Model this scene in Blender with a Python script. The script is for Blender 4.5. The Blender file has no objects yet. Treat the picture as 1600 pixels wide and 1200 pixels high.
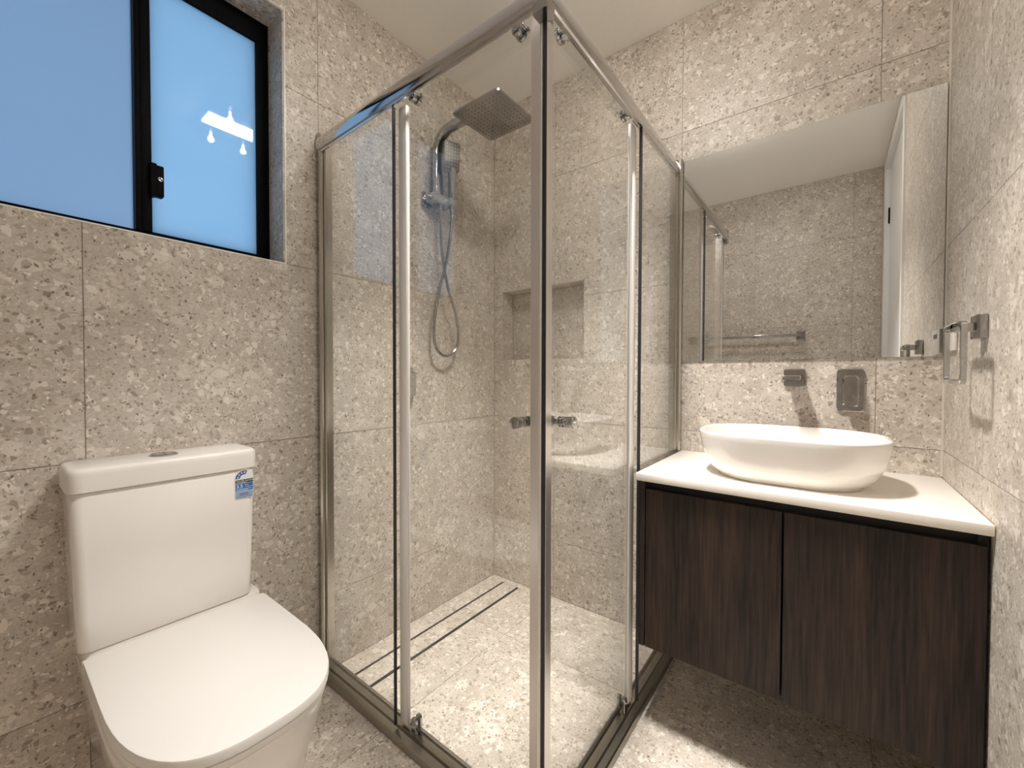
import bpy, bmesh, math, random
from mathutils import Vector, Matrix
random.seed(7)
S = bpy.context.scene
COL = S.collection

# ------------------------------------------------------------------ camera, world, light, exposure
W, H, D = 1.743, 2.543, 2.05          # room: x 0..W, y -D..0, z 0..H
cd = bpy.data.cameras.new('camera')
cam = bpy.data.objects.new('camera', cd); COL.objects.link(cam)
fw = Vector((-0.61136463, 0.7911355, -0.01838245))
rt = Vector((0.79124366, 0.61149734, 0.0021146))
up = Vector((-0.01291375, 0.01325221, 0.99982879))
M = Matrix((rt, up, -fw)).transposed().to_4x4()
M.translation = Vector((1.47593752, -1.7489275, 1.10508793))
cam.matrix_world = M
cd.sensor_width = 36.0
cd.lens = 36.0 * 644.183 / 1600.0
cd.clip_start = 0.01
S.camera = cam

world = bpy.data.worlds.new('dusk_sky'); S.world = world
world.use_nodes = True
bgn = world.node_tree.nodes['Background']
bgn.inputs['Color'].default_value = (0.33, 0.64, 1.0, 1)
bgn.inputs['Strength'].default_value = 2.9

PANEL_POWER = 23.0
BEAM_POWER = 19.5
S.view_settings.view_transform = 'Standard'
S.view_settings.look = 'None'
S.view_settings.gamma = 1.0
S.view_settings.use_curve_mapping = False
S.view_settings.exposure = 0.0
cy = S.cycles
cy.transparent_max_bounces = 40
cy.max_bounces = 14
cy.diffuse_bounces = 8
cy.glossy_bounces = 8
cy.caustics_reflective = False
cy.caustics_refractive = False
cy.sample_clamp_indirect = 6.0
cy.use_denoising = True

# ------------------------------------------------------------------ materials
def new_mat(name):
    m = bpy.data.materials.new(name); m.use_nodes = True
    nt = m.node_tree
    return m, nt, nt.nodes['Principled BSDF']

def simple(name, col, rough=0.5, metal=0.0, spec=0.5, coat=0.0, noise=0.0, nscale=40.0, bump=0.0):
    m, nt, b = new_mat(name)
    b.inputs['Base Color'].default_value = (*col, 1)
    b.inputs['Roughness'].default_value = rough
    b.inputs['Metallic'].default_value = metal
    b.inputs['Specular IOR Level'].default_value = spec
    b.inputs['Coat Weight'].default_value = coat
    b.inputs['Coat Roughness'].default_value = 0.04
    if noise or bump:
        tc = nt.nodes.new('ShaderNodeTexCoord')
        n = nt.nodes.new('ShaderNodeTexNoise'); n.inputs['Scale'].default_value = nscale
        n.inputs['Detail'].default_value = 4
        nt.links.new(tc.outputs['Object'], n.inputs['Vector'])
        if noise:
            mx = nt.nodes.new('ShaderNodeMix'); mx.data_type = 'RGBA'
            mx.inputs['A'].default_value = (*[c * (1 - noise) for c in col], 1)
            mx.inputs['B'].default_value = (*[min(1, c * (1 + noise)) for c in col], 1)
            nt.links.new(n.outputs['Fac'], mx.inputs['Factor'])
            nt.links.new(mx.outputs['Result'], b.inputs['Base Color'])
        if bump:
            bp = nt.nodes.new('ShaderNodeBump'); bp.inputs['Strength'].default_value = bump
            bp.inputs['Distance'].default_value = 0.001
            nt.links.new(n.outputs['Fac'], bp.inputs['Height'])
            nt.links.new(bp.outputs['Normal'], b.inputs['Normal'])
    return m

def terrazzo(name, tint=(1, 1, 1), rough=0.42):
    m, nt, b = new_mat(name)
    N, L = nt.nodes, nt.links
    def T(c): return (c[0] * tint[0], c[1] * tint[1], c[2] * tint[2], 1)
    tc = N.new('ShaderNodeTexCoord'); oi = N.new('ShaderNodeObjectInfo')
    sc = N.new('ShaderNodeVectorMath'); sc.operation = 'MULTIPLY_ADD'
    cmb = N.new('ShaderNodeCombineXYZ')
    for i, k in enumerate((37.0, 71.0, 13.0)):
        mm = N.new('ShaderNodeMath'); mm.operation = 'MULTIPLY'; mm.inputs[1].default_value = k
        L.new(oi.outputs['Random'], mm.inputs[0]); L.new(mm.outputs[0], cmb.inputs[i])
    add = N.new('ShaderNodeVectorMath'); add.operation = 'ADD'
    L.new(tc.outputs['Object'], add.inputs[0]); L.new(cmb.outputs[0], add.inputs[1])
    # slight warp so chips are not perfect polygons
    wn = N.new('ShaderNodeTexNoise'); wn.inputs['Scale'].default_value = 45; wn.inputs['Detail'].default_value = 2
    L.new(add.outputs[0], wn.inputs['Vector'])
    sub = N.new('ShaderNodeVectorMath'); sub.operation = 'SUBTRACT'; sub.inputs[1].default_value = (.5, .5, .5)
    L.new(wn.outputs['Color'], sub.inputs[0])
    wm = N.new('ShaderNodeVectorMath'); wm.operation = 'MULTIPLY_ADD'
    wm.inputs[1].default_value = (.014, .014, .014)
    L.new(sub.outputs[0], wm.inputs[0]); L.new(add.outputs[0], wm.inputs[2])
    P = wm.outputs[0]
    # cloudy base
    n1 = N.new('ShaderNodeTexNoise'); n1.inputs['Scale'].default_value = 9; n1.inputs['Detail'].default_value = 5
    n1.inputs['Roughness'].default_value = 0.62
    L.new(add.outputs[0], n1.inputs['Vector'])
    r1 = N.new('ShaderNodeValToRGB')
    r1.color_ramp.elements[0].position = 0.36; r1.color_ramp.elements[0].color = T((.53, .47, .40))
    r1.color_ramp.elements[1].position = 0.66; r1.color_ramp.elements[1].color = T((.66, .60, .525))
    L.new(n1.outputs['Fac'], r1.inputs['Fac'])
    cur = r1.outputs['Color']
    n2 = N.new('ShaderNodeTexNoise'); n2.inputs['Scale'].default_value = 160; n2.inputs['Detail'].default_value = 3
    L.new(add.outputs[0], n2.inputs['Vector'])
    def mix(fac, a, bcol, blend='MIX'):
        mx = N.new('ShaderNodeMix'); mx.data_type = 'RGBA'; mx.blend_type = blend
        if isinstance(fac, float): mx.inputs['Factor'].default_value = fac
        else: L.new(fac, mx.inputs['Factor'])
        L.new(a, mx.inputs['A'])
        if isinstance(bcol, tuple): mx.inputs['B'].default_value = bcol
        else: L.new(bcol, mx.inputs['B'])
        return mx.outputs['Result']
    g2 = N.new('ShaderNodeValToRGB')
    g2.color_ramp.elements[0].position = .3; g2.color_ramp.elements[0].color = (.80, .79, .78, 1)
    g2.color_ramp.elements[1].position = .7; g2.color_ramp.elements[1].color = (1.12, 1.12, 1.12, 1)
    L.new(n2.outputs['Fac'], g2.inputs['Fac'])
    cur = mix(0.8, cur, g2.outputs['Color'], 'MULTIPLY')
    def chips(cur, scale, keep, edge0, edge1, ramp, stretch, strength=1.0):
        mp = N.new('ShaderNodeMapping'); mp.inputs['Scale'].default_value = stretch
        mp.inputs['Rotation'].default_value = (0, 0, scale * 0.37)
        L.new(P, mp.inputs['Vector'])
        v = N.new('ShaderNodeTexVoronoi'); v.feature = 'F1'; v.inputs['Scale'].default_value = scale
        e = N.new('ShaderNodeTexVoronoi'); e.feature = 'DISTANCE_TO_EDGE'; e.inputs['Scale'].default_value = scale
        L.new(mp.outputs[0], v.inputs['Vector']); L.new(mp.outputs[0], e.inputs['Vector'])
        sp = N.new('ShaderNodeSeparateColor'); L.new(v.outputs['Color'], sp.inputs[0])
        k = N.new('ShaderNodeMath'); k.operation = 'LESS_THAN'; k.inputs[1].default_value = keep
        L.new(sp.outputs[0], k.inputs[0])
        # edge threshold grows with a second random: chips of many sizes
        th = N.new('ShaderNodeMapRange'); th.inputs['To Min'].default_value = edge0; th.inputs['To Max'].default_value = edge1
        L.new(sp.outputs[1], th.inputs['Value'])
        d = N.new('ShaderNodeMath'); d.operation = 'SUBTRACT'
        L.new(e.outputs['Distance'], d.inputs[0]); L.new(th.outputs[0], d.inputs[1])
        sm = N.new('ShaderNodeMapRange'); sm.inputs['From Min'].default_value = 0; sm.inputs['From Max'].default_value = .03
        sm.inputs['To Max'].default_value = strength
        L.new(d.outputs[0], sm.inputs['Value'])
        f = N.new('ShaderNodeMath'); f.operation = 'MULTIPLY'
        L.new(k.outputs[0], f.inputs[0]); L.new(sm.outputs[0], f.inputs[1])
        rr = N.new('ShaderNodeValToRGB'); rr.color_ramp.interpolation = 'CONSTANT'
        els = rr.color_ramp.elements
        els[0].position = 0; els[0].color = T(ramp[0][1])
        els[1].position = ramp[1][0]; els[1].color = T(ramp[1][1])
        for p_, c_ in ramp[2:]:
            x = els.new(p_); x.color = T(c_)
        L.new(sp.outputs[2], rr.inputs['Fac'])
        return mix(f.outputs[0], cur, rr.outputs['Color'])
    lt, lt2, mid, dk, dk2 = (.84, .78, .69), (.74, .68, .59), (.40, .345, .28), (.28, .235, .18), (.20, .165, .125)
    cur = chips(cur, 27, .30, .03, .22, [(0, lt), (.3, lt2), (.6, (.50, .44, .365)), (.8, (.67, .61, .53))], (1, 1.25, 1), .48)
    cur = chips(cur, 47, .34, .04, .30, [(0, lt), (.32, lt2), (.56, mid), (.78, (.47, .41, .335)), (.90, dk)], (1.3, 1, 1), .74)
    cur = chips(cur, 82, .30, .02, .34, [(0, lt2), (.3, mid), (.6, dk), (.85, lt)], (1, 1.5, 1), .85)
    cur = chips(cur, 130, .24, .02, .36, [(0, mid), (.35, dk), (.65, dk2), (.85, lt)], (1.6, 1, 1), .9)
    L.new(cur, b.inputs['Base Color'])
    b.inputs['Roughness'].default_value = rough
    b.inputs['Specular IOR Level'].default_value = 0.4
    return m

def glass_mat(name, tint=(.984, .990, .984)):
    m = bpy.data.materials.new(name); m.use_nodes = True
    nt = m.node_tree; N, L = nt.nodes, nt.links
    N.clear()
    out = N.new('ShaderNodeOutputMaterial')
    tr = N.new('ShaderNodeBsdfTransparent'); tr.inputs['Color'].default_value = (*tint, 1)
    gl = N.new('ShaderNodeBsdfGlossy'); gl.inputs['Roughness'].default_value = 0.0
    gl.inputs['Color'].default_value = (1, 1, 1, 1)
    g = N.new('ShaderNodeNewGeometry')
    dot = N.new('ShaderNodeVectorMath'); dot.operation = 'DOT_PRODUCT'
    L.new(g.outputs['Incoming'], dot.inputs[0]); L.new(g.outputs['Normal'], dot.inputs[1])
    ab = N.new('ShaderNodeMath'); ab.operation = 'ABSOLUTE'; L.new(dot.outputs['Value'], ab.inputs[0])
    om = N.new('ShaderNodeMath'); om.operation = 'SUBTRACT'; om.inputs[0].default_value = 1; L.new(ab.outputs[0], om.inputs[1])
    pw = N.new('ShaderNodeMath'); pw.operation = 'POWER'; pw.inputs[1].default_value = 5; L.new(om.outputs[0], pw.inputs[0])
    ma = N.new('ShaderNodeMath'); ma.operation = 'MULTIPLY_ADD'; ma.inputs[1].default_value = .942; ma.inputs[2].default_value = .058
    L.new(pw.outputs[0], ma.inputs[0])
    mx = N.new('ShaderNodeMixShader')
    L.new(ma.outputs[0], mx.inputs[0]); L.new(tr.outputs[0], mx.inputs[1]); L.new(gl.outputs[0], mx.inputs[2])
    L.new(mx.outputs[0], out.inputs['Surface'])
    return m

def frosted_mat(name, col=(.82, .84, .86)):
    m = bpy.data.materials.new(name); m.use_nodes = True
    nt = m.node_tree; N, L = nt.nodes, nt.links
    N.clear()
    out = N.new('ShaderNodeOutputMaterial')
    tl = N.new('ShaderNodeBsdfTranslucent'); tl.inputs['Color'].default_value = (*col, 1)
    gl = N.new('ShaderNodeBsdfGlossy'); gl.inputs['Roughness'].default_value = 0.015
    fr = N.new('ShaderNodeFresnel'); fr.inputs['IOR'].default_value = 1.5
    mx = N.new('ShaderNodeMixShader')
    L.new(fr.outputs[0], mx.inputs[0]); L.new(tl.outputs[0], mx.inputs[1]); L.new(gl.outputs[0], mx.inputs[2])
    L.new(mx.outputs[0], out.inputs['Surface'])
    return m

def wood_mat(name):
    m, nt, b = new_mat(name)
    N, L = nt.nodes, nt.links
    tc = N.new('ShaderNodeTexCoord'); oi = N.new('ShaderNodeObjectInfo')
    ad = N.new('ShaderNodeVectorMath'); ad.operation = 'ADD'
    L.new(tc.outputs['Object'], ad.inputs[0])
    cm = N.new('ShaderNodeCombineXYZ'); ml = N.new('ShaderNodeMath'); ml.operation = 'MULTIPLY'; ml.inputs[1].default_value = 17
    L.new(oi.outputs['Random'], ml.inputs[0]); L.new(ml.outputs[0], cm.inputs[0]); L.new(cm.outputs[0], ad.inputs[1])
    mp = N.new('ShaderNodeMapping'); mp.inputs['Scale'].default_value = (1, 1, .045); L.new(ad.outputs[0], mp.inputs['Vector'])
    n = N.new('ShaderNodeTexNoise'); n.inputs['Scale'].default_value = 130; n.inputs['Detail'].default_value = 7; n.inputs['Roughness'].default_value = .6
    L.new(mp.outputs[0], n.inputs['Vector'])
    mp2 = N.new('ShaderNodeMapping'); mp2.inputs['Scale'].default_value = (1, 1, .13); L.new(ad.outputs[0], mp2.inputs['Vector'])
    n2 = N.new('ShaderNodeTexNoise'); n2.inputs['Scale'].default_value = 11; n2.inputs['Detail'].default_value = 3
    n2.inputs['Distortion'].default_value = .7
    L.new(mp2.outputs[0], n2.inputs['Vector'])
    mm = N.new('ShaderNodeMath'); mm.operation = 'MULTIPLY_ADD'; mm.inputs[1].default_value = .62
    hf = N.new('ShaderNodeMath'); hf.operation = 'MULTIPLY'; hf.inputs[1].default_value = .38
    L.new(n2.outputs['Fac'], hf.inputs[0])
    L.new(n.outputs['Fac'], mm.inputs[0]); L.new(hf.outputs[0], mm.inputs[2])
    r = N.new('ShaderNodeValToRGB')
    r.color_ramp.elements[0].position = .40; r.color_ramp.elements[0].color = (.0062, .0035, .0025, 1)
    r.color_ramp.elements[1].position = .62; r.color_ramp.elements[1].color = (.042, .0245, .017, 1)
    L.new(mm.outputs[0], r.inputs['Fac']); L.new(r.outputs[0], b.inputs['Base Color'])
    bp = N.new('ShaderNodeBump'); bp.inputs['Strength'].default_value = .25; bp.inputs['Distance'].default_value = .0006
    L.new(n.outputs['Fac'], bp.inputs['Height']); L.new(bp.outputs[0], b.inputs['Normal'])
    b.inputs['Roughness'].default_value = .5
    b.inputs['Specular IOR Level'].default_value = .35
    return m

def emit_mat(name, col, strength):
    m, nt, b = new_mat(name)
    b.inputs['Base Color'].default_value = (.8, .8, .8, 1)
    b.inputs['Emission Color'].default_value = (*col, 1)
    b.inputs['Emission Strength'].default_value = strength
    return m

TILE = terrazzo('terrazzo_tile', (1.0, 1.015, 1.045))
TILE_LIT = terrazzo('terrazzo_tile_lit', (1.14, 1.15, 1.17), 0.5)  # same tile as the walls, the floor's brighter light put into its colour
GROUT = simple('grout', (.30, .25, .20), .9, noise=.1, nscale=200)
PAINT = simple('ceiling_paint', (.92, .90, .86), .9, noise=.02, nscale=60)
DOORW = simple('white_door_paint', (.78, .78, .77), .45)
CERAMIC = simple('white_ceramic', (.83, .80, .77), .12, spec=.5, coat=.6)
GLAZE = simple('satin_glaze', (.83, .80, .77), .38, spec=.3)
SEATM = simple('white_seat_plastic', (.79, .77, .745), .32, spec=.4)
STONE = simple('white_stone', (.84, .80, .74), .35, noise=.025, nscale=350)
CHROME = simple('chrome', (.47, .47, .475), .05, metal=1)
CHROMEB = simple('brushed_chrome', (.40, .39, .385), .14, metal=1)
ALU = simple('polished_aluminium', (.64, .63, .63), .11, metal=1)
ALUD = simple('grey_track_aluminium', (.36, .335, .29), .30, metal=1)
SEAL = simple('pale_edge_strip', (.90, .88, .86), .3)
SATIN = simple('satin_aluminium', (.78, .75, .72), .34, metal=.85)
DARKSEAL = simple('dark_gasket', (.03, .03, .033), .4)
ALUP = simple('anodised_wall_profile', (.50, .475, .43), .2, metal=1)
BLACK = simple('black_powder_coat', (.004, .004, .005), .5, spec=.05)
BLACKL = simple('black_laminate', (.008, .007, .006), .6)
SPRAYF = simple('spray_face_grey', (.34, .33, .325), .35)
SATINC = simple('satin_chrome', (.52, .53, .54), .28, metal=.8)
RUBBER = simple('nozzle_rubber', (.16, .155, .15), .6)
MIRROR = simple('mirror_silver', (.90, .905, .895), .0, metal=1)
GEDGE = simple('mirror_edge', (.42, .46, .43), .25)
PLASTIC = simple('white_switch_plastic', (.80, .78, .74), .3)
SILICONE = simple('silicone_bead', (.62, .57, .50), .5)
SLOT = simple('drain_slot_dark', (.02, .018, .016), .5)
WOOD = wood_mat('dark_oak_laminate')
GLASS = glass_mat('clear_glass')
FROST = frosted_mat('frosted_glass')
FROST2 = frosted_mat('frosted_glass_screened', (.74, .70, .72))
LED = bpy.data.materials.new('led_panel_diffuser'); LED.use_nodes = True      # lens that glows and lets the beam through
_n, _l = LED.node_tree.nodes, LED.node_tree.links; _n.clear()
_o = _n.new('ShaderNodeOutputMaterial'); _a = _n.new('ShaderNodeAddShader'); _e = _n.new('ShaderNodeEmission'); _t = _n.new('ShaderNodeBsdfTransparent')
_e.inputs['Color'].default_value = (1.0, .955, .90, 1); _e.inputs['Strength'].default_value = PANEL_POWER
_l.new(_e.outputs[0], _a.inputs[0]); _l.new(_t.outputs[0], _a.inputs[1]); _l.new(_a.outputs[0], _o.inputs['Surface'])
BULB = emit_mat('heat_lamp_filament', (1.0, .91, .80), 150.0)
BLUE = simple('label_blue', (.02, .16, .46), .4)
DBLUE = simple('label_dark_blue', (.015, .09, .26), .4)
PBLUE = simple('label_pale_blue', (.33, .42, .60), .4)
LWHITE = simple('label_white', (.80, .82, .86), .4)
LBLACK = simple('label_black', (.01, .01, .012), .4)

# ------------------------------------------------------------------ helpers
def to_mesh(name, bm, mat, sharp=35, smooth=True):
    bmesh.ops.recalc_face_normals(bm, faces=bm.faces)
    me = bpy.data.meshes.new(name); bm.to_mesh(me); bm.free()
    for m in (mat if isinstance(mat, (list, tuple)) else [mat]): me.materials.append(m)
    if smooth:
        for p in me.polygons: p.use_smooth = True
        me.set_sharp_from_angle(angle=math.radians(sharp))
    return me

def link(name, me, parent=None, recenter=True):
    o = bpy.data.objects.new(name, me); COL.objects.link(o)
    loc = Vector((0, 0, 0))
    if recenter and me is not None and len(me.vertices):
        xs = [v.co for v in me.vertices]
        lo = Vector([min(c[i] for c in xs) for i in range(3)]); hi = Vector([max(c[i] for c in xs) for i in range(3)])
        loc = Vector(((lo.x + hi.x) / 2, (lo.y + hi.y) / 2, lo.z))
        me.transform(Matrix.Translation(-loc))
    base = Vector((0, 0, 0))
    if parent is not None:
        o.parent = parent
        p = parent
        while p is not None:
            base += p.location; p = p.parent
    o.location = loc - base
    return o

def obj(name, bm, mat, parent=None, sharp=35, smooth=True):
    return link(name, to_mesh(name, bm, mat, sharp, smooth), parent)

def thing(name, label, cat, loc, group=None):
    o = bpy.data.objects.new(name, None); COL.objects.link(o)
    o.empty_display_size = .05
    o.location = loc; o['label'] = label; o['category'] = cat
    if group: o['group'] = group
    return o

def tag(o, label, cat, group=None):
    o['label'] = label; o['category'] = cat
    if group: o['group'] = group
    return o

def add_box(bm, lo, hi, bevel=0.0, seg=2):
    r = bmesh.ops.create_cube(bm, size=1.0)
    vs = r['verts']
    for v in vs:
        v.co = Vector([lo[i] + (hi[i] - lo[i]) * (v.co[i] + .5) for i in range(3)])
    if bevel > 0:
        es = list({e for v in vs for e in v.link_edges})
        bmesh.ops.bevel(bm, geom=es, offset=bevel, segments=seg, profile=.5, affect='EDGES', clamp_overlap=True)

def box(lo, hi, bevel=0.0, seg=2):
    bm = bmesh.new(); add_box(bm, lo, hi, bevel, seg); return bm

def add_prism(bm, loop, axis, a, b):
    """extrude a 2D loop [(p,q)] along axis from a to b; the other axes in x,y,z order"""
    o = [i for i in range(3) if i != axis]
    def V(p, t):
        c = [0, 0, 0]; c[o[0]] = p[0]; c[o[1]] = p[1]; c[axis] = t
        return bm.verts.new(c)
    A = [V(p, a) for p in loop]; B = [V(p, b) for p in loop]
    n = len(loop)
    bm.faces.new(A); bm.faces.new(B[::-1])
    for i in range(n):
        bm.faces.new((A[i], B[i], B[(i + 1) % n], A[(i + 1) % n]))

def prism(loop, axis, a, b):
    bm = bmesh.new(); add_prism(bm, loop, axis, a, b); return bm

def add_loft(bm, rings, cap0=True, cap1=True, closed=True):
    R = [[bm.verts.new(p) for p in r] for r in rings]
    n = len(R[0])
    for a, b in zip(R[:-1], R[1:]):
        for i in range(n if closed else n - 1):
            bm.faces.new((a[i], a[(i + 1) % n], b[(i + 1) % n], b[i]))
    if cap0: bm.faces.new(R[0][::-1])
    if cap1: bm.faces.new(R[-1])

def add_tube(bm, pts, r, seg=12, caps=True):
    pts = [Vector(p) for p in pts]
    rr = r if isinstance(r, (list, tuple)) else [r] * len(pts)
    rings = []; nrm = None
    for i, p in enumerate(pts):
        t = (pts[min(i + 1, len(pts) - 1)] - pts[max(i - 1, 0)]).normalized()
        if nrm is None:
            nrm = t.orthogonal().normalized()
        else:
            nrm = (nrm - t * nrm.dot(t))
            nrm = nrm.normalized() if nrm.length > 1e-6 else t.orthogonal().normalized()
        bn = t.cross(nrm)
        rings.append([p + (nrm * math.cos(2 * math.pi * k / seg) + bn * math.sin(2 * math.pi * k / seg)) * rr[i] for k in range(seg)])
    add_loft(bm, rings, caps, caps)

def tube(pts, r, seg=12):
    bm = bmesh.new(); add_tube(bm, pts, r, seg); return bm

def add_lathe(bm, base, axis, prof, seg=24):
    """prof: [(t along axis, radius)]"""
    axis = Vector(axis).normalized(); u = axis.orthogonal().normalized(); v = axis.cross(u)
    base = Vector(base)
    rings = [[base + axis * t + (u * math.cos(2 * math.pi * k / seg) + v * math.sin(2 * math.pi * k / seg)) * max(r, 1e-5) for k in range(seg)] for t, r in prof]
    add_loft(bm, rings, True, True)

def lathe(base, axis, prof, seg=24):
    bm = bmesh.new(); add_lathe(bm, base, axis, prof, seg); return bm

def rrect(cx, cy_, hx, hy, r, n=8):
    """rounded rectangle loop, counter-clockwise"""
    r = min(r, hx - 1e-4, hy - 1e-4)
    out = []
    for (sx, sy, a0) in ((1, 1, 0), (-1, 1, 90), (-1, -1, 180), (1, -1, 270)):
        for k in range(n + 1):
            a = math.radians(a0 + 90 * k / n)
            out.append((cx + sx * (hx - r) + r * math.cos(a), cy_ + sy * (hy - r) + r * math.sin(a)))
    return out

def smooth_path(P, n=8):
    """Catmull-Rom through points"""
    P = [Vector(p) for p in P]; Q = [P[0]] + P + [P[-1]]
    out = []
    for i in range(1, len(Q) - 2):
        a, b, c, d = Q[i - 1], Q[i], Q[i + 1], Q[i + 2]
        for k in range(n):
            t = k / n
            out.append(.5 * ((2 * b) + (c - a) * t + (2 * a - 5 * b + 4 * c - d) * t * t + (3 * b - a - 3 * c + d) * t ** 3))
    out.append(P[-1])
    return out

# ------------------------------------------------------------------ tiled surfaces
TH = .0014          # tiles stand this proud of the grout bed
GAP = .0010         # half a joint
_tile_cache = {}
def tile_mesh(w, h, cuts, mat, thick=.0045):
    key = (round(w, 4), round(h, 4), tuple(tuple(round(x, 4) for x in c) for c in cuts), mat.name)
    if key in _tile_cache: return _tile_cache[key]
    xs = sorted({0.0, w} | {min(max(c[i], 0), w) for c in cuts for i in (0, 2)})
    ys = sorted({0.0, h} | {min(max(c[i], 0), h) for c in cuts for i in (1, 3)})
    def keep(i, j):
        if not (0 <= i < len(xs) - 1 and 0 <= j < len(ys) - 1): return False
        mx, my = (xs[i] + xs[i + 1]) / 2, (ys[j] + ys[j + 1]) / 2
        return not any(c[0] < mx < c[2] and c[1] < my < c[3] for c in cuts)
    bm = bmesh.new(); vc = {}
    def V(i, j, z):
        k = (i, j, z)
        if k not in vc: vc[k] = bm.verts.new((xs[i], ys[j], z))
        return vc[k]
    for i in range(len(xs) - 1):
        for j in range(len(ys) - 1):
            if not keep(i, j): continue
            bm.faces.new((V(i, j, 0), V(i + 1, j, 0), V(i + 1, j + 1, 0), V(i, j + 1, 0)))
            bm.faces.new((V(i, j, -thick), V(i, j + 1, -thick), V(i + 1, j + 1, -thick), V(i + 1, j, -thick)))
            for (a, b, ni, nj) in (((i, j), (i + 1, j), i, j - 1), ((i + 1, j), (i + 1, j + 1), i + 1, j),
                                   ((i + 1, j + 1), (i, j + 1), i, j + 1), ((i, j + 1), (i, j), i - 1, j)):
                if not keep(ni, nj):
                    bm.faces.new((V(*a, 0), V(*a, -thick), V(*b, -thick), V(*b, 0)))
    if not bm.faces:
        bm.free(); _tile_cache[key] = None; return None
    me = to_mesh('tile', bm, mat, smooth=False)
    _tile_cache[key] = me
    return me

def tiled(parent, origin, u, v, us, vs, mat, cuts=(), n_out=None, gap=GAP):
    """lay tiles on the plane origin + u*a + v*b between grid lines us and vs, minus cut rectangles"""
    u, v, origin = Vector(u), Vector(v), Vector(origin)
    n = u.cross(v)
    base = Vector((0, 0, 0)); p = parent
    while p is not None: base += p.location; p = p.parent
    for i in range(len(us) - 1):
        for j in range(len(vs) - 1):
            a0, a1, b0, b1 = us[i] + gap, us[i + 1] - gap, vs[j] + gap, vs[j + 1] - gap
            lc = []
            for c in cuts:
                if c[0] < a1 and c[2] > a0 and c[1] < b1 and c[3] > b0:
                    lc.append((c[0] - a0, c[1] - b0, c[2] - a0, c[3] - b0))
            me = tile_mesh(a1 - a0, b1 - b0, lc, mat)
            if me is None: continue
            o = bpy.data.objects.new('tile', me); COL.objects.link(o)
            m = Matrix((u, v, n)).transposed().to_4x4()
            m.translation = origin + u * a0 + v * b0 - base
            o.parent = parent
            o.matrix_basis = m

def structure(name, bm, mat):
    o = obj(name, bm, mat, smooth=False)
    o['kind'] = 'structure'
    return o

def slab_with_hole(axis, a, b, lo, hi, hole):
    """slab normal to axis between a,b, 2D rectangle lo..hi minus hole (4 boxes)"""
    bm = bmesh.new()
    o = [i for i in range(3) if i != axis]
    def bx(p0, p1, q0, q1):
        l = [0] * 3; h = [0] * 3
        l[axis], h[axis] = a, b; l[o[0]], h[o[0]] = p0, p1; l[o[1]], h[o[1]] = q0, q1
        add_box(bm, l, h)
    if hole is None:
        bx(lo[0], hi[0], lo[1], hi[1]); return bm
    p0, q0, p1, q1 = hole
    bx(lo[0], p0, lo[1], hi[1]); bx(p1, hi[0], lo[1], hi[1])
    bx(p0, p1, lo[1], q0); bx(p0, p1, q1, hi[1])
    return bm

WY0, WY1, WZ0, WZ1 = -1.79, -1.104, 1.490, 2.340          # window opening
NX0, NX1, NZ0, NZ1, ND = .059, .551, 1.193, 1.560, .0937  # shower niche
DY0, DY1, DZ1 = -1.93, -.945, 2.50                        # door opening in the right wall
ROWS = [0, .288, .888, 1.488, 2.088, H]
YJ = [-D, -1.587, -.987, 0]
XJ = [0, .390, .990, 1.590, W]

floor = structure('floor', box((-.16, -D - .12, -.12), (W + .12, .2, -TH)), GROUT)
tiled(floor, (0, 0, 0), (1, 0, 0), (0, 1, 0), [0, .385, .985, 1.585, W], [-D, -1.585, -.985, -.385, 0], TILE_LIT,
      cuts=[(.0915, -.985 + .045, .2015, -.035)])
ceiling = structure('ceiling', box((-.16, -D - .12, H), (W + .12, .2, H + .12)), PAINT)

wl = structure('wall_left', slab_with_hole(0, -.16, -TH, (-D - .12, -.12), (.2, H), (WY0 - TH, WZ0 - TH, WY1 + TH, WZ1 + TH)), GROUT)
tiled(wl, (0, 0, 0), (0, 1, 0), (0, 0, 1), YJ, ROWS, TILE, cuts=[(WY0 - .003, WZ0 - .0035, WY1 + .0035, WZ1 + .0035)])
# tiled window reveal: right jamb, head, sill, left jamb
RD = -.112
tiled(wl, (0, WY1, 0), (-1, 0, 0), (0, 0, 1), [.001, -RD], [WZ0, 2.088, WZ1], TILE)
tiled(wl, (0, 0, WZ1), (0, 1, 0), (-1, 0, 0), [WY0, -1.587, WY1], [.001, -RD], TILE)
tiled(wl, (RD, 0, WZ0), (1, 0, 0), (0, 1, 0), [0, -RD - .001], [WY0, -1.587, WY1], TILE)
tiled(wl, (RD, WY0, 0), (1, 0, 0), (0, 0, 1), [0, -RD - .001], [WZ0, 2.088, WZ1], TILE)
TRIMM = simple('white_tile_trim', (.92, .91, .88), .3)
for lo, hi in (((-.003, WY0, WZ0 - .0035), (.0016, WY1 + .0035, WZ0)), ((-.003, WY1, WZ0), (.0016, WY1 + .0035, WZ1 + .0035)),
               ((-.003, WY0 - .0025, WZ1), (.0012, WY1, WZ1 + .0025))):
    obj('edge_trim', box(lo, hi), TRIMM, wl, smooth=False)

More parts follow.
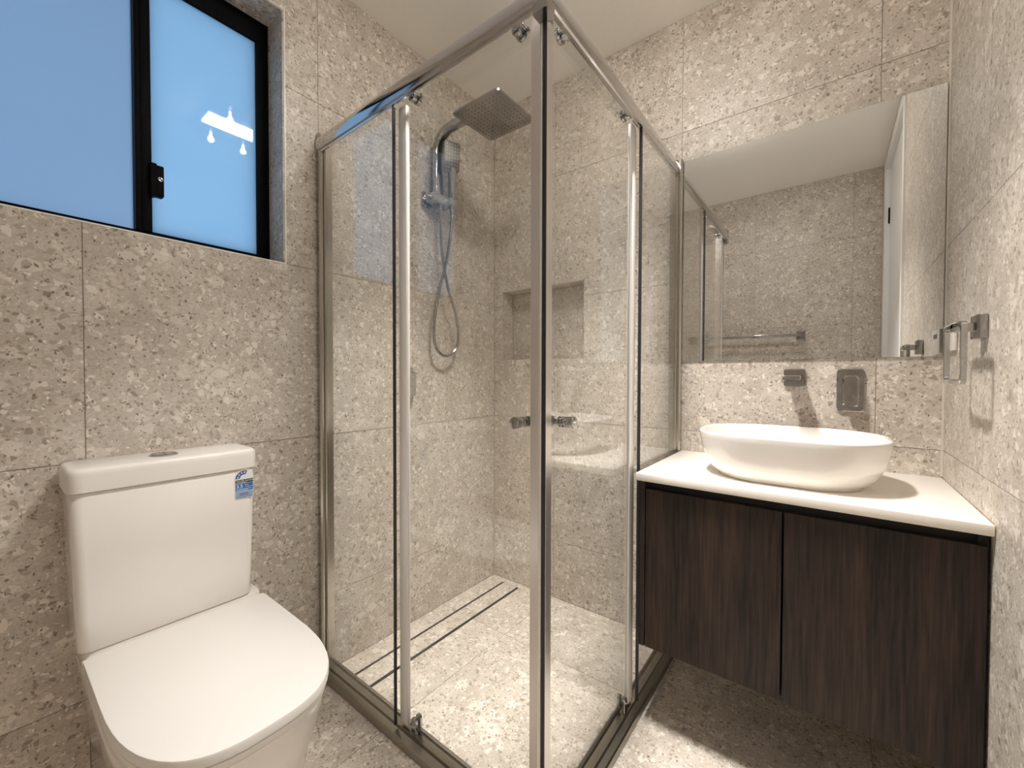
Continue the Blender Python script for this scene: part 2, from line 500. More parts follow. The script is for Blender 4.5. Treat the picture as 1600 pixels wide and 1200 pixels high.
wb = structure('wall_back', slab_with_hole(1, TH, .2, (0, -.12), (W, H), (NX0 - TH, NZ0 - TH, NX1 + TH, NZ1 + TH)), GROUT)
tiled(wb, (0, 0, 0), (1, 0, 0), (0, 0, 1), XJ, ROWS, TILE, cuts=[(NX0, NZ0, NX1, NZ1)])
obj('niche_backing', box((NX0 - .004, ND + TH, NZ0 - .004), (NX1 + .004, ND + .02, NZ1 + .004)), GROUT, wb, smooth=False)
tiled(wb, (0, ND, 0), (1, 0, 0), (0, 0, 1), [NX0, NX1], [NZ0, NZ1], TILE)
tiled(wb, (NX0, 0, 0), (0, 1, 0), (0, 0, 1), [0.001, ND], [NZ0, NZ1], TILE)       # niche sides, faces inwards
tiled(wb, (NX1, ND, 0), (0, -1, 0), (0, 0, 1), [0, ND - .001], [NZ0, NZ1], TILE)
tiled(wb, (0, 0, NZ0), (1, 0, 0), (0, 1, 0), [NX0, NX1], [0.001, ND], TILE)
tiled(wb, (0, ND, NZ1), (1, 0, 0), (0, -1, 0), [NX0, NX1], [0, ND - .001], TILE)

wr = structure('wall_right', slab_with_hole(0, W + TH, W + .12, (-D - .12, -.12), (.2, H), (DY0, -.12, DY1, DZ1)), GROUT)
tiled(wr, (W, 0, 0), (0, -1, 0), (0, 0, 1), [0, .3985, .9985, 1.5985, D], ROWS, TILE, cuts=[(-DY1, -.2, -DY0, DZ1)])
wf = structure('wall_front', box((0, -D - .12, -.12), (W, -D - TH, H)), GROUT)
tiled(wf, (W, -D, 0), (-1, 0, 0), (0, 0, 1), [0, W - 1.590, W - .990, W - .390, W], ROWS, TILE)

t1 = structure('trim_1', prism([(W - .005, -.0005), (W - .0003, -.0005), (W - .0003, -.005)], 2, .81, H - .001), SILICONE)
# ------------------------------------------------------------------ window (structure)
win = structure('window_1', slab_with_hole(0, -.155, RD, (WY0, WZ0), (WY1, WZ1), (WY0 + .042, WZ0 + .036, WY1 - .042, WZ1 - .075)), BLACK)
zb, zt = WZ0 + .036, WZ1 - .075
obj('centre_stile', box((-.150, -1.466, zb), (-.106, -1.430, zt), .002, 1), BLACK, win)
obj('stile_rib', box((-.108, -1.4535, zb), (-.1035, -1.4475, zt), .0015, 1), BLACK, win)
obj('sash_rail', box((-.148, -1.430, zb), (-.118, WY1 - .042, zb + .004)), BLACK, win)
obj('glass_pane', box((-.130, -1.432, zb), (-.125, WY1 - .040, zt)), FROST, win, smooth=False)
obj('glass_pane', box((-.146, WY0 + .040, zb), (-.141, -1.464, zt)), FROST2, win, smooth=False)
lt = bmesh.new(); add_box(lt, (-.122, -1.436, 1.632), (-.092, -1.421, 1.726), .002, 1)
add_box(lt, (-.122, -1.422, 1.634), (-.097, -1.404, 1.724), .002, 1)
latch = obj('sash_lock', lt, BLACK, win)
kl = lathe((-.0975, -1.4125, 1.684), (1, 0, 0), [(0, .0065), (.002, .0065), (.0025, .0055), (.0028, .0035), (.0015, .0033), (.001, .0005)], 20)
k = obj('key_cylinder', kl, CHROME, latch)
ks = obj('key_slot', box((-.0968, -1.4135, 1.6815), (-.0955, -1.4115, 1.6865)), BLACKL, latch, smooth=False)

eave_shade = structure('added_eave', box((-.75, -D - .6, 2.50), (-.16, .6, 2.62)), PAINT)  # unseen eave outside, added to darken the top of the window panes
# ------------------------------------------------------------------ door (structure, seen in the mirror)
door = structure('door_1', slab_with_hole(0, W - .004, W + .10, (DY0, 0), (DY1, DZ1), (DY0 + .08, -.01, DY1 - .10, DZ1 - .06)), DOORW)
lf = obj('door_leaf', box((W + .02, DY0 + .083, .008), (W + .058, DY1 - .103, DZ1 - .063), .002, 1), DOORW, door)
obj('architrave_bead', box((W - .010, DY1 - .016, 0), (W - .0005, DY1 - .001, DZ1), .002, 1), DOORW, door)
for z in (.25, 2.09):
    hb = bmesh.new(); add_box(hb, (W + .012, DY0 + .072, z), (W + .021, DY0 + .094, z + .10), .003, 1)
    obj('hinge', hb, BLACK, door)
knobm = lathe((W + .02, DY1 - .165, 1.0), (-1, 0, 0), [(0, .026), (.008, .026), (.009, .010), (.035, .010), (.036, .024), (.052, .026), (.056, .020)], 20)
obj('door_knob', knobm, BLACK, door)

# ------------------------------------------------------------------ ceiling heat lamp unit
fx, fy = .990, -.822
fix = thing('heat_lamp_unit', 'square white ceiling unit with an LED panel between four round heat lamps', 'ceiling light', (fx, fy, H - .03))
obj('housing', box((fx - .24, fy - .165, H - .022), (fx + .24, fy + .165, H + .0), .006, 2), PLASTIC, fix)
obj('led_panel', box((fx - .065, fy - .155, H - .034), (fx + .055, fy + .155, H - .0225), .003, 1), LED, fix, smooth=False)
for sx in (-.150, .150):
    for sy in (-.083, .083):
        c = (fx + sx, fy + sy, H - .0225)
        obj('lamp_reflector', lathe(c, (0, 0, -1), [(0, .062), (.006, .066), (.008, .066), (.008, .060), (.003, .045), (.001, .005)], 24), CHROME, fix)
        bl = obj('heat_lamp', lathe((c[0], c[1], c[2] - .002), (0, 0, -1), [(0, .046), (.018, .054), (.036, .052), (.052, .041), (.062, .022), (.066, .001)], 24), GLASS, fix)
        obj('lamp_core', lathe((c[0], c[1], c[2] - .003), (0, 0, -1), [(0, .005), (.026, .006), (.030, .012), (.038, .015), (.046, .013), (.051, .007), (.053, .001)], 14), BULB, bl)

# the panel's prismatic diffuser throws most of the light downwards
ld = bpy.data.lights.new('led_beam', 'AREA'); ld.shape = 'RECTANGLE'; ld.size = .12; ld.size_y = .31
ld.energy = BEAM_POWER; ld.color = (1.0, .955, .90); ld.spread = math.radians(86)
lo_ = bpy.data.objects.new('led_beam', ld); COL.objects.link(lo_)
lo_.location = (fx - .005, fy, H - .029)

# ------------------------------------------------------------------ linear drain
dr = thing('channel_drain', 'long tile insert channel drain along the shower wall with two dark slots', 'drain', (.147, -.49, 0))
YA, YB = -.938, -.037
for x0, x1 in ((.0915, .1025), (.1865, .2015)):
    bm = bmesh.new(); add_box(bm, (x0, YA, -.0013), (x1, YB, -.0009))
    obj('slot_base', bm, SLOT, dr, smooth=False)
for x0, x1 in ((.0915, .0926), (.1014, .1025), (.1865, .1876), (.2004, .2015)):
    obj('steel_edge', box((x0, YA, -.0009), (x1, YB, -.0003)), CHROMEB, dr, smooth=False)
ins = bpy.data.objects.new('tile_insert', tile_mesh(.1860 - .1030, .60 - .002, [], TILE_LIT)); COL.objects.link(ins)
ins.parent = dr; ins.location = Vector((.1030, -.985 + .047, 0)) - dr.location
ins2 = bpy.data.objects.new('tile_insert', tile_mesh(.1860 - .1030, .301, [], TILE_LIT)); COL.objects.link(ins2)
ins2.parent = dr; ins2.location = Vector((.1030, -.338, 0)) - dr.location

# ------------------------------------------------------------------ shower screen
sh = thing('shower_screen', 'square corner shower enclosure with clear glass doors and polished frame', 'shower screen', (.5, -.5, 0))
DR = -.012                                   # the right-hand rails sit a little further in
def L2W(o, t, z): return (t, -o, z)          # run along x against the window wall side
def R2W(o, t, z): return (o, -t, z)
def sweep(loop, f, t0, t1, off=0.0, corner=None, doff=0.0):
    """loop of (out,z); from t0 to the mitre at t=out+doff (or t1)"""
    bm = bmesh.new()
    A = [f(o + off, t0, z) for o, z in loop]
    B = [f(o + off, (o + doff) if corner else t1, z) for o, z in loop]
    add_loft(bm, [A, B])
    return bm
RAIL = [(.984, 1.908), (.991, 1.906), (.992, 1.912), (.997, 1.914), (.9995, 1.922), (1.0005, 1.934), (.9995, 1.946),
        (.997, 1.955), (.992, 1.962), (.984, 1.966), (.972, 1.968), (.972, 1.960), (.983, 1.957)]
obj('top_rail', sweep(RAIL, L2W, .006, 0, 0, True, DR), ALU, sh, sharp=50)
obj('top_rail', sweep(RAIL, R2W, .006, 0, DR, True, 0), ALU, sh, sharp=50)
TRACK = [(.936, .001), (.936, .034), (.940, .036), (.945, .034), (.947, .027), (.966, .026), (.968, .031), (.971, .031),
         (.973, .022), (.990, .019), (.992, .022), (.996, .020), (.999, .010), (.999, .001)]
obj('bottom_track', sweep(TRACK, L2W, .002, 0, 0, True, 0), ALUD, sh, sharp=30)
obj('bottom_track', sweep(TRACK, R2W, .002, 0, .004, True, 0), ALUD, sh, sharp=30)
# wall profiles: stepped U channels
WP = [(.996, .0), (.996, .020), (.990, .024), (.986, .024), (.985, .021), (.982, .021), (.981, .027), (.977, .030), (.952, .030), (.950, .026), (.950, 0)]
bm = bmesh.new(); add_prism(bm, [(d, -o) for o, d in WP], 2, .02, 1.972); obj('wall_profile', bm, ALUP, sh, sharp=30)
bm = bmesh.new(); add_prism(bm, [(o + .002, -d) for o, d in WP], 2, .02, 1.972); obj('wall_profile', bm, ALUP, sh, sharp=30)

def side(f, doff):
    """one side of the corner: fixed pane + sliding door. t runs along the side from the wall"""
    def B(o0, o1, t0, t1, z0, z1, bev=0.0):
        p, q = f(o0 + doff, t0, z0), f(o1 + doff, t1, z1)
        return box([min(a, b) for a, b in zip(p, q)], [max(a, b) for a, b in zip(p, q)], bev, 1)
    fp = obj('fixed_panel', B(.974, .980, .022, .428, .030, 1.945), GLASS, sh, smooth=False)
    obj('edge_strip', B(.972, .982, .4265, .4315, .032, 1.912, .001), DARKSEAL, fp)
    dr_ = obj('sliding_door', B(.954, .960, .424, .938, .040, 1.938), GLASS, sh, smooth=False)
    ds = bmesh.new()
    for args in ((.950, .964, .4325, .470, .036, 1.912, .004),):
        p, q = f(args[0] + doff, args[2], args[4]), f(args[1] + doff, args[3], args[5])
        add_box(ds, [min(a, b) for a, b in zip(p, q)], [max(a, b) for a, b in zip(p, q)], args[6], 2)
    obj('edge_strip', ds, SEAL, dr_)
    if doff == 0:
        obj('closing_profile', B(.948, .967, .924, .9512, .036, 1.925, .002), SATIN, dr_)
        obj('edge_highlight', B(.949, .9675, .9514, .9555, .036, 1.925, .001), SEAL, dr_)  # pale strip painting the highlight on the profile's bevelled edge
    else:
        obj('closing_profile', B(.953, .962, .938, .9638, .036, 1.925, .0015), SATIN, dr_)
        obj('magnet_strip', B(.953, .9625, .964, .967, .036, 1.925, .0005), DARKSEAL, dr_)
    ax = Vector(f(1, 0, 0)) - Vector(f(0, 0, 0))
    for t in (.505, .885):
        c = Vector(f(.962 + doff, t, 1.915))
        rb = bmesh.new()
        add_lathe(rb, c - ax * .020, ax, [(0, .010), (.004, .014), (.012, .014), (.013, .008), (.022, .008), (.023, .013), (.030, .013), (.032, .009), (.0325, .002)], 20)
        add_lathe(rb, Vector(f(.944 + doff, t + .012, 1.922)), ax, [(0, .009), (.006, .009), (.007, .004), (.024, .004), (.025, .007), (.030, .006)], 14)
        obj('roller', rb, CHROME, dr_)
        cb = bmesh.new()
        def arch_loop(hw, z0, z1, oo):
            pts = [f(oo + doff, t + hw, z0)] + [f(oo + doff, t + hw * math.cos(math.pi * q / 10), z1 - hw + hw * math.sin(math.pi * q / 10)) for q in range(11)] + [f(oo + doff, t - hw, z0)]
            return pts
        add_loft(cb, [arch_loop(.0105, .034, .086, .962), arch_loop(.0105, .034, .086, .969), arch_loop(.0085, .034, .084, .9705)])
        add_loft(cb, [arch_loop(.0105, .034, .086, .945), arch_loop(.0105, .034, .086, .952)])
        add_lathe(cb, Vector(f(.969 + doff, t, .070)), ax, [(0, .006), (.003, .006), (.0045, .004), (.005, .001)], 14)
        obj('guide_clip', cb, CHROME, dr_)
    kb = Vector(f(.962 + doff, .905, .998))
    prof = [(0, .0125), (.004, .0125), (.005, .0095), (.008, .0095), (.009, .0130), (.012, .0130), (.013, .0105), (.015, .0105), (.018, .0128), (.040, .0140), (.0415, .0135), (.042, .0125), (.042, .002)]
    bmk = bmesh.new()
    add_lathe(bmk, kb, ax, prof, 28)
    add_lathe(bmk, kb - ax * .010, -ax, prof[:-4] + [(.030, .0128), (.032, .012), (.032, .002)], 28)
    add_lathe(bmk, kb - ax * .012, ax, [(0, .006), (.014, .006)], 12)
    obj('door_knob', bmk, CHROME, dr_)
    return fp, dr_
side(L2W, 0.0)
side(R2W, .004)
cap = bmesh.new()
add_prism(cap, rrect(.9675, -.9795, .019, .019, .006, 3), 2, 1.896, 1.9715)
obj('corner_cap', cap, CHROMEB, sh)

# ------------------------------------------------------------------ shower rail set
RY = -.458
ss = thing('shower_set', 'chrome overhead shower with square rain head, hand shower and looped hose', 'shower', (.06, RY, 1.2))
bm = bmesh.new()
path = smooth_path([(.052, RY, 1.885), (.052, RY, 2.05), (.052, RY, 2.12), (.062, RY, 2.165), (.095, RY, 2.196), (.15, RY, 2.207), (.25, RY, 2.207), (.37, RY, 2.207)], 6)
rings = []
for i, p in enumerate(path):
    t = (path[min(i + 1, len(path) - 1)] - path[max(i - 1, 0)]).normalized()
    wv = Vector((0, 1, 0)); nv = t.cross(wv).normalized()
    rings.append([p + wv * a + nv * b for a, b in rrect(0, 0, .023, .013, .006, 3)])
add_loft(bm, rings)
obj('riser_arm', bm, CHROME, ss)
bm = bmesh.new()
hl = rrect(.385, RY - .002, .121, .121, .018, 5)
sm = rrect(.385, RY - .002, .117, .117, .016, 5)
add_loft(bm, [[(x, y, 2.1505) for x, y in sm], [(x, y, 2.1515) for x, y in hl], [(x, y, 2.158) for x, y in hl], [(x, y, 2.160) for x, y in sm]])
head = obj('rain_head', bm, CHROMEB, ss)
obj('swivel_joint', lathe((.385, RY, 2.159), (0, 0, 1), [(0, .028), (.006, .026), (.008, .017), (.030, .017), (.034, .02), (.056, .02), (.058, .016)], 20), CHROME, ss)
noz = bmesh.new()
for i in range(12):
    for j in range(12):
        add_lathe(noz, (.385 - .099 + .018 * i, RY - .002 - .099 + .018 * j, 2.1505), (0, 0, -1), [(0, .0030), (.0018, .0024), (.002, .0005)], 6)
no = obj('nozzles', noz, RUBBER, head); no['kind'] = 'stuff'
# bracket and diverter block
bm = bmesh.new()
add_box(bm, (.020, -.505, 1.886), (.078, -.388, 1.926), .005, 2)
add_box(bm, (.058, -.424, 1.889), (.098, -.380, 1.923), .005, 2)
obj('bracket', bm, SATINC, ss)
bm = bmesh.new()
add_box(bm, (.001, -.515, 1.875), (.012, -.465, 1.940), .003, 2)
add_lathe(bm, (.008, -.490, 1.908), (1, 0, 0), [(0, .013), (.02, .013)], 16)
obj('wall_mount', bm, CHROME, ss)
obj('diverter_knob', lathe((.048, -.504, 1.906), (0, -1, 0), [(0, .014), (.006, .014), (.007, .011), (.02, .012), (.022, .009)], 18), CHROME, ss)
# handset: square paddle head on a bar handle, leaning out from the wall
hs = bmesh.new()
b0, tp = Vector((.080, -.402, 1.880)), Vector((.102, -.420, 2.045))
add_loft(hs, [[b0 + (tp - b0) * t + Vector((a, b, 0)) for a, b in rrect(0, 0, .0125 + .004 * t, .012 + .003 * t, .006, 3)] for t in (0, .3, .7, 1)])
handle = obj('hand_shower', hs, CHROME, ss)
ph = bmesh.new()
axv = Vector((.055, .0, 1)).normalized(); sv = Vector((.42, .908, 0)).normalized(); nv = sv.cross(axv).normalized()
ctr = Vector((.104, -.424, 2.100))
def padloop(h, dd): return [ctr + sv * a + axv * b + nv * dd for a, b in rrect(0, 0, .038 + h, .066 + h, .010, 4)]
add_loft(ph, [padloop(-.004, -.010), padloop(0, -.006), padloop(0, .004), padloop(-.003, .007)])
pad = obj('spray_head', ph, SPRAYF, handle)
dn = bmesh.new()
for i in range(5):
    for j in range(8):
        add_lathe(dn, ctr + sv * (-.026 + .013 * i) + axv * (-.052 + .0148 * j) + nv * .0068, nv, [(0, .0027), (.0014, .0024), (.0018, .0005)], 6)
dn = obj('spray_nozzles', dn, simple('pale_nozzle', (.80, .79, .76), .5), handle); dn['kind'] = 'stuff'
hose_pts = [(.060, -.452, 1.888), (.060, -.452, 1.83), (.060, -.449, 1.74), (.061, -.441, 1.65), (.064, -.430, 1.585), (.068, -.408, 1.50), (.066, -.362, 1.40),
            (.060, -.338, 1.31), (.056, -.346, 1.245), (.052, -.385, 1.206), (.050, -.430, 1.202), (.050, -.470, 1.235), (.050, -.484, 1.30),
            (.050, -.474, 1.40), (.052, -.452, 1.50), (.058, -.430, 1.585), (.066, -.415, 1.66), (.076, -.405, 1.76), (.082, -.402, 1.83), (.080, -.402, 1.882)]
hp = smooth_path(hose_pts, 12)
bm = bmesh.new(); add_tube(bm, hp, .0068, 10)
for s_ in (0, 1):
    pass
obj('hose', bm, CHROMEB, ss)
bm = bmesh.new()
add_lathe(bm, (.060, -.452, 1.887), (0, 0, -1), [(0, .010), (.022, .010), (.026, .008)], 16)
obj('hose_nut', bm, CHROME, ss)
bm = bmesh.new()
add_lathe(bm, (.080, -.402, 1.885), (0, 0, -1), [(0, .010), (.03, .0095), (.036, .008)], 16)
obj('hose_nut', bm, CHROME, ss)

# ------------------------------------------------------------------ mixers, spout
def lever_mixer(name, label, f):
    """f maps (a along wall, d off the wall, z)"""
    t = thing(name, label, 'tap mixer', f(0, 0, -.07))
    def plate(hx, hz, r, d0, d1, bev, cz=0.0, ca=0.0):
        bm = bmesh.new()
        def ring(k, d): return [f(ca + a, d, cz + z) for a, z in rrect(0, 0, hx - k, hz - k, r, 5)]
        add_loft(bm, [ring(0, d0), ring(0, d1 - bev), ring(bev, d1)])
        return bm
    obj('wall_plate', plate(.0355, .0695, .012, .001, .010, .002), CHROME, t)
    obj('body', lathe(f(0, .009, .012), Vector(f(0, 1, 0)) - Vector(f(0, 0, 0)), [(0, .021), (.024, .021), (.026, .019)], 24), CHROME, t)
    obj('lever', plate(.0205, .050, .009, .030, .046, .004, -.002, .0), CHROME, t)
    return t
lever_mixer('basin_mixer', 'chrome lever mixer with rounded wall plate above the basin', lambda a, d, z: (1.5275 + a, -d, 1.062 + z))
lever_mixer('shower_mixer', 'chrome lever mixer on the shower wall below the hose loop', lambda a, d, z: (d, -.600 + a, 1.075 + z))

sp = thing('basin_spout', 'square chrome wall spout under the mirror, left of the basin mixer', 'tap spout', (1.376, 0, 1.07))
bm = bmesh.new()
def sring(k, d): return [(1.376 + a, -d, 1.102 + z) for a, z in rrect(0, 0, .031 - k, .030 - k, .006, 4)]
add_loft(bm, [sring(0, .001), sring(0, .010), sring(.002, .012)]); obj('wall_plate', bm, CHROMEB, sp)
bm = bmesh.new()
def sr(d, zc, hz): return [(1.3765 + a, -d, zc + z) for a, z in rrect(0, 0, .0235, hz, .004, 3)]
add_loft(bm, [sr(.010, 1.102, .0105), sr(.08, 1.103, .0095), sr(.155, 1.102, .0085), sr(.165, 1.1015, .0075), sr(.168, 1.101, .006)])
obj('spout_arm', bm, CHROME, sp)
obj('outlet', box((1.362, -.160, 1.089), (1.391, -.145, 1.095), .001, 1), RUBBER, sp)

# ------------------------------------------------------------------ mirror
mi = thing('wall_mirror', 'large frameless rectangular mirror above the vanity', 'mirror', (1.3685, 0, 1.167))
obj('glass_edge', box((1.0, -.0058, 1.167), (1.737, -.0008, 1.968)), GEDGE, mi, smooth=False)
obj('reflective_face', box((1.0008, -.0064, 1.1678), (1.7362, -.0058, 1.9672)), MIRROR, mi, smooth=False)

# ------------------------------------------------------------------ vanity
va = thing('vanity_cabinet', 'wall hung two door vanity cabinet in dark brown wood grain', 'cabinet', (1.376, -.25, .263))
c0, c1, F = 1.008, W - .003, -.487
bm = bmesh.new()
add_box(bm, (c0, F, .263), (c0 + .016, -.002, .783)); obj('side_panel', bm, WOOD, va, smooth=False)
obj('side_panel', box((c1 - .016, F + .012, .263), (c1, -.002, .783)), BLACKL, va, smooth=False)
bm = bmesh.new()
add_box(bm, (c0 + .016, F + .022, .265), (c1 - .016, -.002, .281)); add_box(bm, (c0 + .016, -.016, .281), (c1 - .016, -.002, .70))
obj('carcass', bm, BLACKL, va, smooth=False)
obj('finger_rail', box((c0 + .016, F + .024, .70), (c1 - .016, F + .045, .783)), BLACKL, va, smooth=False)
for x0, x1 in ((c0 + .0185, 1.3815), (1.3855, c1 - .0035)):
    obj('door', box((x0, F - .0, .263), (x1, F + .018, .757), .0012, 1), WOOD, va)

ct = obj('countertop', box((1.000, -.505, .784), (W - .0015, -.0015, .807), .0018, 2), STONE)
tag(ct, 'white stone slab top lying on the dark vanity cabinet', 'countertop')

# ------------------------------------------------------------------ basin
bx, by = 1.374, -.272
def br(hx, hy, r, z, dx=0, dy=0): return [(bx + dx + a, by + dy + b, z) for a, b in rrect(0, 0, hx, hy, r, 14)]
bm = bmesh.new()
R_ = [br(.172, .138, .120, .8075), br(.178, .144, .125, .809), br(.179, .145, .126, .8125), br(.183, .149, .128, .8155), br(.197, .160, .138, .826), br(.209, .170, .146, .842), br(.219, .178, .152, .866),
      br(.227, .184, .158, .895), br(.232, .188, .162, .922), br(.234, .1895, .163, .936), br(.2335, .189, .163, .939), br(.231, .187, .161, .9405), br(.2285, .1845, .159, .939),
      br(.2265, .183, .157, .932), br(.220, .177, .152, .900), br(.208, .167, .144, .866), br(.19, .152, .132, .842), br(.15, .12, .105, .830), br(.06, .05, .04, .8265), br(.022, .022, .0215, .8255)]
add_loft(bm, R_)
ba = thing('basin', 'white oval-ended vessel basin sitting on the vanity top', 'basin', (bx, by, .807))
obj('bowl', bm, CERAMIC, ba, sharp=60)
obj('waste_plug', lathe((bx, by, .826), (0, 0, 1), [(0, .021), (.002, .021), (.0045, .016), (.005, .001)], 24), CHROME, ba)

# ------------------------------------------------------------------ towel ring, outlet, switch, towel rail
tr = thing('towel_ring', 'rectangular chrome towel ring on the right wall beside the mirror', 'towel ring', (W, -.40, 1.09))
obj('wall_plate', box((W - .018, -.424, 1.190), (W - .0005, -.372, 1.242), .002, 2), CHROMEB, tr)
obj('arm', box((W - .052, -.410, 1.206), (W - .017, -.390, 1.226), .0015, 1), CHROMEB, tr)
ring = rrect(-.401, 1.1575, .086, .067, .013, 5)
bm = bmesh.new()
def rg(dx, k): return [(W - .047 + dx, a + 0, b) for a, b in rrect(-.401, 1.1575, .086 - k, .067 - k, .013, 5)]
loops = [rg(-.005, .001), rg(-.004, 0), rg(.004, 0), rg(.005, .001), rg(.005, .009), rg(.004, .010), rg(-.004, .010), rg(-.005, .009)]
RR = [[bm.verts.new(p) for p in l] for l in loops]
n_ = len(RR[0])
for a in range(8):
    A, B_ = RR[a], RR[(a + 1) % 8]
    for i in range(n_): bm.faces.new((A[i], A[(i + 1) % n_], B_[(i + 1) % n_], B_[i]))
obj('ring', bm, CHROME, tr)

def plate_switch(name, label, cat, y0, y1, z0, z1, sw):
    t = thing(name, label, cat, (W, (y0 + y1) / 2, z0))
    obj('face_plate', box((W - .010, y0, z0), (W - .0005, y1, z1), .003, 2), PLASTIC, t)
    for y, z in sw:
        obj('rocker', box((W - .0125, y - .006, z - .007), (W - .0095, y + .006, z + .007), .001, 1), simple('rocker_grey', (.35, .34, .32), .4), t)
plate_switch('power_outlet', 'white double power outlet on the right wall beside the mirror corner', 'power outlet', -.150, -.034, 1.178, 1.252, [(-.105, 1.232), (-.078, 1.232)])
plate_switch('light_switch', 'white light switch plate on the right wall next to the door', 'light switch', -.920, -.850, 1.155, 1.245, [(-.885, 1.215)])

rl = thing('towel_rail', 'double chrome towel rail on the far wall, seen in the mirror', 'towel rail', (.91, -D, 1.37))
for x in (.535, 1.295):
    obj('wall_plate', box((x - .026, -D + .0005, 1.385), (x + .026, -D + .014, 1.447), .002, 1), CHROMEB, rl)
    obj('arm', box((x - .010, -D + .013, 1.405), (x + .010, -D + .135, 1.425), .002, 1), CHROMEB, rl)
for d in (.065, .125):
    obj('bar', box((.535, -D + d - .008, 1.407), (1.295, -D + d + .008, 1.423), .003, 2), CHROME, rl)

# ------------------------------------------------------------------ toilet
TY, CYY = -1.428, -1.444
to = thing('toilet', 'white back-to-wall toilet with closed flat lid and tall cistern', 'toilet', (.33, TY, 0))
def dloop(x0, xs, x1, hw, z, n=2.8, rr=.02, yc=TY, N=28, k=0):
    """rear edge at x0 with rounded corners, straight sides to xs, superellipse nose to x1"""
    pts = []
    for j in range(5):
        a = math.radians(180 + 90 * j / 4)      # rear-left corner (-y side)
        pts.append((x0 + rr + rr * math.cos(a), yc - hw + rr + rr * math.sin(a), z))
    for j in range(N + 1):
        a = -math.pi / 2 + math.pi * j / N
        cx, sx = math.cos(a), math.sin(a)
        pts.append((xs + (x1 - xs) * abs(cx) ** (2 / n), yc + hw * math.copysign(abs(sx) ** (2 / n), sx), z))
    for j in range(5):
        a = math.radians(90 + 90 * j / 4)
        pts.append((x0 + rr + rr * math.cos(a), yc + hw - rr + rr * math.sin(a), z))
    return pts
bm = bmesh.new()
add_loft(bm, [dloop(.004, .30, .555, .150, .001), dloop(.004, .30, .558, .152, .01), dloop(.004, .31, .575, .158, .15), dloop(.004, .33, .605, .168, .28),
              dloop(.004, .35, .640, .180, .36), dloop(.004, .35, .652, .184, .395), dloop(.004, .35, .654, .185, .418), dloop(.006, .35, .650, .182, .421)])
obj('pan', bm, CERAMIC, to, sharp=50)
bm = bmesh.new()
add_loft(bm, [dloop(.003, .10, .1465, .183, .421, n=14, rr=.004), dloop(.003, .10, .1465, .183, .467, n=14, rr=.004), dloop(.005, .10, .145, .181, .470, n=14, rr=.004)])
obj('cistern_deck', bm, CERAMIC, to, sharp=50)
bm = bmesh.new()
add_loft(bm, [dloop(.158, .36, .655, .179, .4235), dloop(.154, .36, .662, .184, .426), dloop(.154, .36, .662, .184, .437), dloop(.158, .36, .656, .180, .4395)])
obj('seat', bm, SEATM, to, sharp=50)
bm = bmesh.new()
add_loft(bm, [dloop(.156, .36, .660, .181, .4435), dloop(.150, .36, .670, .187, .446), dloop(.150, .36, .671, .1875, .461), dloop(.151, .36, .6695, .1865, .4645), dloop(.154, .362, .666, .184, .4655)])
obj('seat_lid', bm, SEATM, to, sharp=50)
for y in (TY - .188, TY + .181):
    obj('hinge_cap', box((.150, y, .440), (.176, y + .007, .462), .002, 1), SEATM, to)
def cl(x1, hw, z, r=.022, yc=CYY):
    return [(x, y, z) for x, y in rrect((x1 + .002) / 2, yc, (x1 - .002) / 2, hw, r, 6)]
bm = bmesh.new()
add_loft(bm, [cl(.146, .175, .472), cl(.149, .1775, .476), cl(.150, .180, .55), cl(.151, .184, .70), cl(.152, .186, .835), cl(.150, .184, .838)])
ci = obj('cistern', bm, CERAMIC, to, sharp=50)
bm = bmesh.new()
add_loft(bm, [cl(.153, .187, .8395, .026), cl(.157, .191, .842, .028), cl(.158, .192, .878, .028), cl(.157, .191, .886, .028), cl(.1545, .1885, .8915, .027), cl(.150, .184, .8945, .026), cl(.145, .179, .8953, .024)])
lid = obj('cistern_lid', bm, GLAZE, to, sharp=40)
bm = bmesh.new()
add_lathe(bm, (.082, -1.452, .8945), (0, 0, 1), [(0, .030), (.003, .030), (.0045, .027), (.0045, .001)], 28)
fb = obj('flush_button', bm, CHROME, to)
obj('button_half', prism([(.082 + .0245 * math.cos(a), -1.4535 + .0245 * math.sin(a)) for a in [math.pi + math.pi * i / 16 for i in range(17)]], 2, .8985, .9005), CHROMEB, fb)
obj('button_half', prism([(.082 + .0245 * math.cos(a), -1.4505 + .0245 * math.sin(a)) for a in [math.pi * i / 16 for i in range(17)]], 2, .8985, .9003), CHROMEB, fb)

# water rating sticker on the cistern front
LY0, LY1, LZ0, LX = -1.311, -1.265, .756, .1524
LWd = LY1 - LY0
def lp(loop, d0, d1, mat, name, parent):
    """flat printed patch: loop in (y,z) of sticker units (0..1 wide)"""
    return obj(name, prism([(LY0 + a * LWd, LZ0 + b * LWd) for a, b in loop], 0, LX + d0, LX + d1), mat, parent, smooth=False)
arch = [(0, 0), (1, 0), (1, 1.36)] + [(.5 + .5 * math.cos(math.pi * i / 20), 1.36 + .5 * math.sin(math.pi * i / 20)) for i in range(1, 20)] + [(0, 1.36)]
lb = lp(arch, 0, .0004, LWHITE, 'rating_label', ci)
def R4(a, b, c, d): return [(a, b), (c, b), (c, d), (a, d)]
bm = bmesh.new()
def addp(bm, loop, d0, d1): add_prism(bm, [(LY0 + a * LWd, LZ0 + b * LWd) for a, b in loop], 0, LX + d0, LX + d1)
def piece(loops, mat, name, d0=.0004, d1=.0006):
    bm = bmesh.new()
    for l in loops: addp(bm, l, d0, d1)
    me = to_mesh(name, bm, mat, smooth=False)
    return me
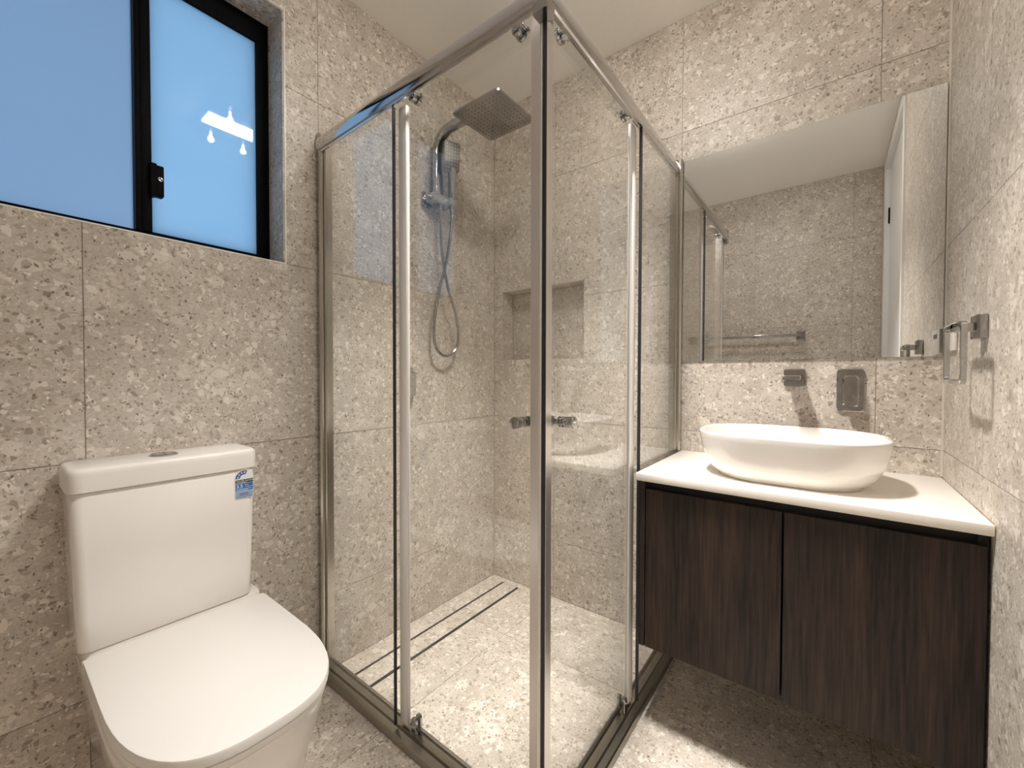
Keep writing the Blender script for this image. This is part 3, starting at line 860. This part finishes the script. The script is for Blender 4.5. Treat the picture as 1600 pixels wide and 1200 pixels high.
pieces = [([R4(.02, .02, .98, .44)], PBLUE, 'pale_panel'), ([R4(.02, .46, .98, .92)], BLUE, 'blue_panel'), ([R4(.02, .94, .98, 1.16)], LBLACK, 'black_band'),
          ([[(.5 + .48 * math.cos(math.radians(a)), 1.36 + .48 * math.sin(math.radians(a)) * .96 - .12) for a in range(180, 69, -5)] +
            [(.5 + .24 * math.cos(math.radians(a)), 1.36 + .24 * math.sin(math.radians(a)) - .12) for a in range(70, 181, 5)]], DBLUE, 'star_arc')]
def star(cx, cy_, r):
    return [(cx + (r if i % 2 == 0 else r * .42) * math.cos(math.pi / 2 + math.pi * i / 5), cy_ + (r if i % 2 == 0 else r * .42) * math.sin(math.pi / 2 + math.pi * i / 5)) for i in range(10)]
def text_mesh(txt, size, y, z, mat, bold=0.0):
    cu = bpy.data.curves.new('print', 'FONT'); cu.body = txt; cu.size = size; cu.offset = bold
    cu.extrude = .00005; cu.resolution_u = 3
    o = bpy.data.objects.new('print', cu); COL.objects.link(o)
    bpy.context.view_layer.update()
    me = bpy.data.meshes.new_from_object(o.evaluated_get(bpy.context.evaluated_depsgraph_get()))
    bpy.data.objects.remove(o); bpy.data.curves.remove(cu)
    # text x -> +y (as read from the room), text y -> +z, text z -> +x
    me.transform(Matrix(((0, 0, 1, LX + .00068), (1, 0, 0, y), (0, 1, 0, z), (0, 0, 0, 1))))
    me.materials.clear(); me.materials.append(mat)
    return me
prints = [(piece(l, m_, n), n) for l, m_, n in pieces]
st = [star(.5 + .36 * math.cos(math.radians(a)), 1.24 + .36 * math.sin(math.radians(a)), .075) for a in (166, 139, 112, 86)]
prints.append((piece(st, LWHITE, 'stars', .0006, .0007), 'stars'))
def TX(txt, size, a, b, mat, bold=0.0): prints.append((text_mesh(txt, size * LWd, LY0 + a * LWd, LZ0 + b * LWd, mat, bold), 'lettering'))
TX('WATER RATING', .135, .06, 1.02, LWHITE, .00004)
TX('3.5', .30, .06, .66, LWHITE, .00012)
TX('litres', .11, .52, .78, LWHITE)
TX('average flush', .085, .52, .67, LWHITE)
# print too small to read in the photograph: plain rules
prints.append((piece([R4(.06, .965, .62, .985), R4(.06, .56, .90, .585), R4(.06, .50, .70, .52)], LWHITE, 'fine_print', .0006, .0007), 'fine_print'))
prints.append((piece([R4(.25, .30, .72, .33), R4(.22, .20, .76, .235), R4(.08, .09, .92, .11)], LBLACK, 'fine_print', .0006, .0007), 'fine_print'))
for me, n in prints:
    # third level: pieces of print hang on the label's parent
    me2 = link(n, me, ci)

# give cistern label pieces no labels; done
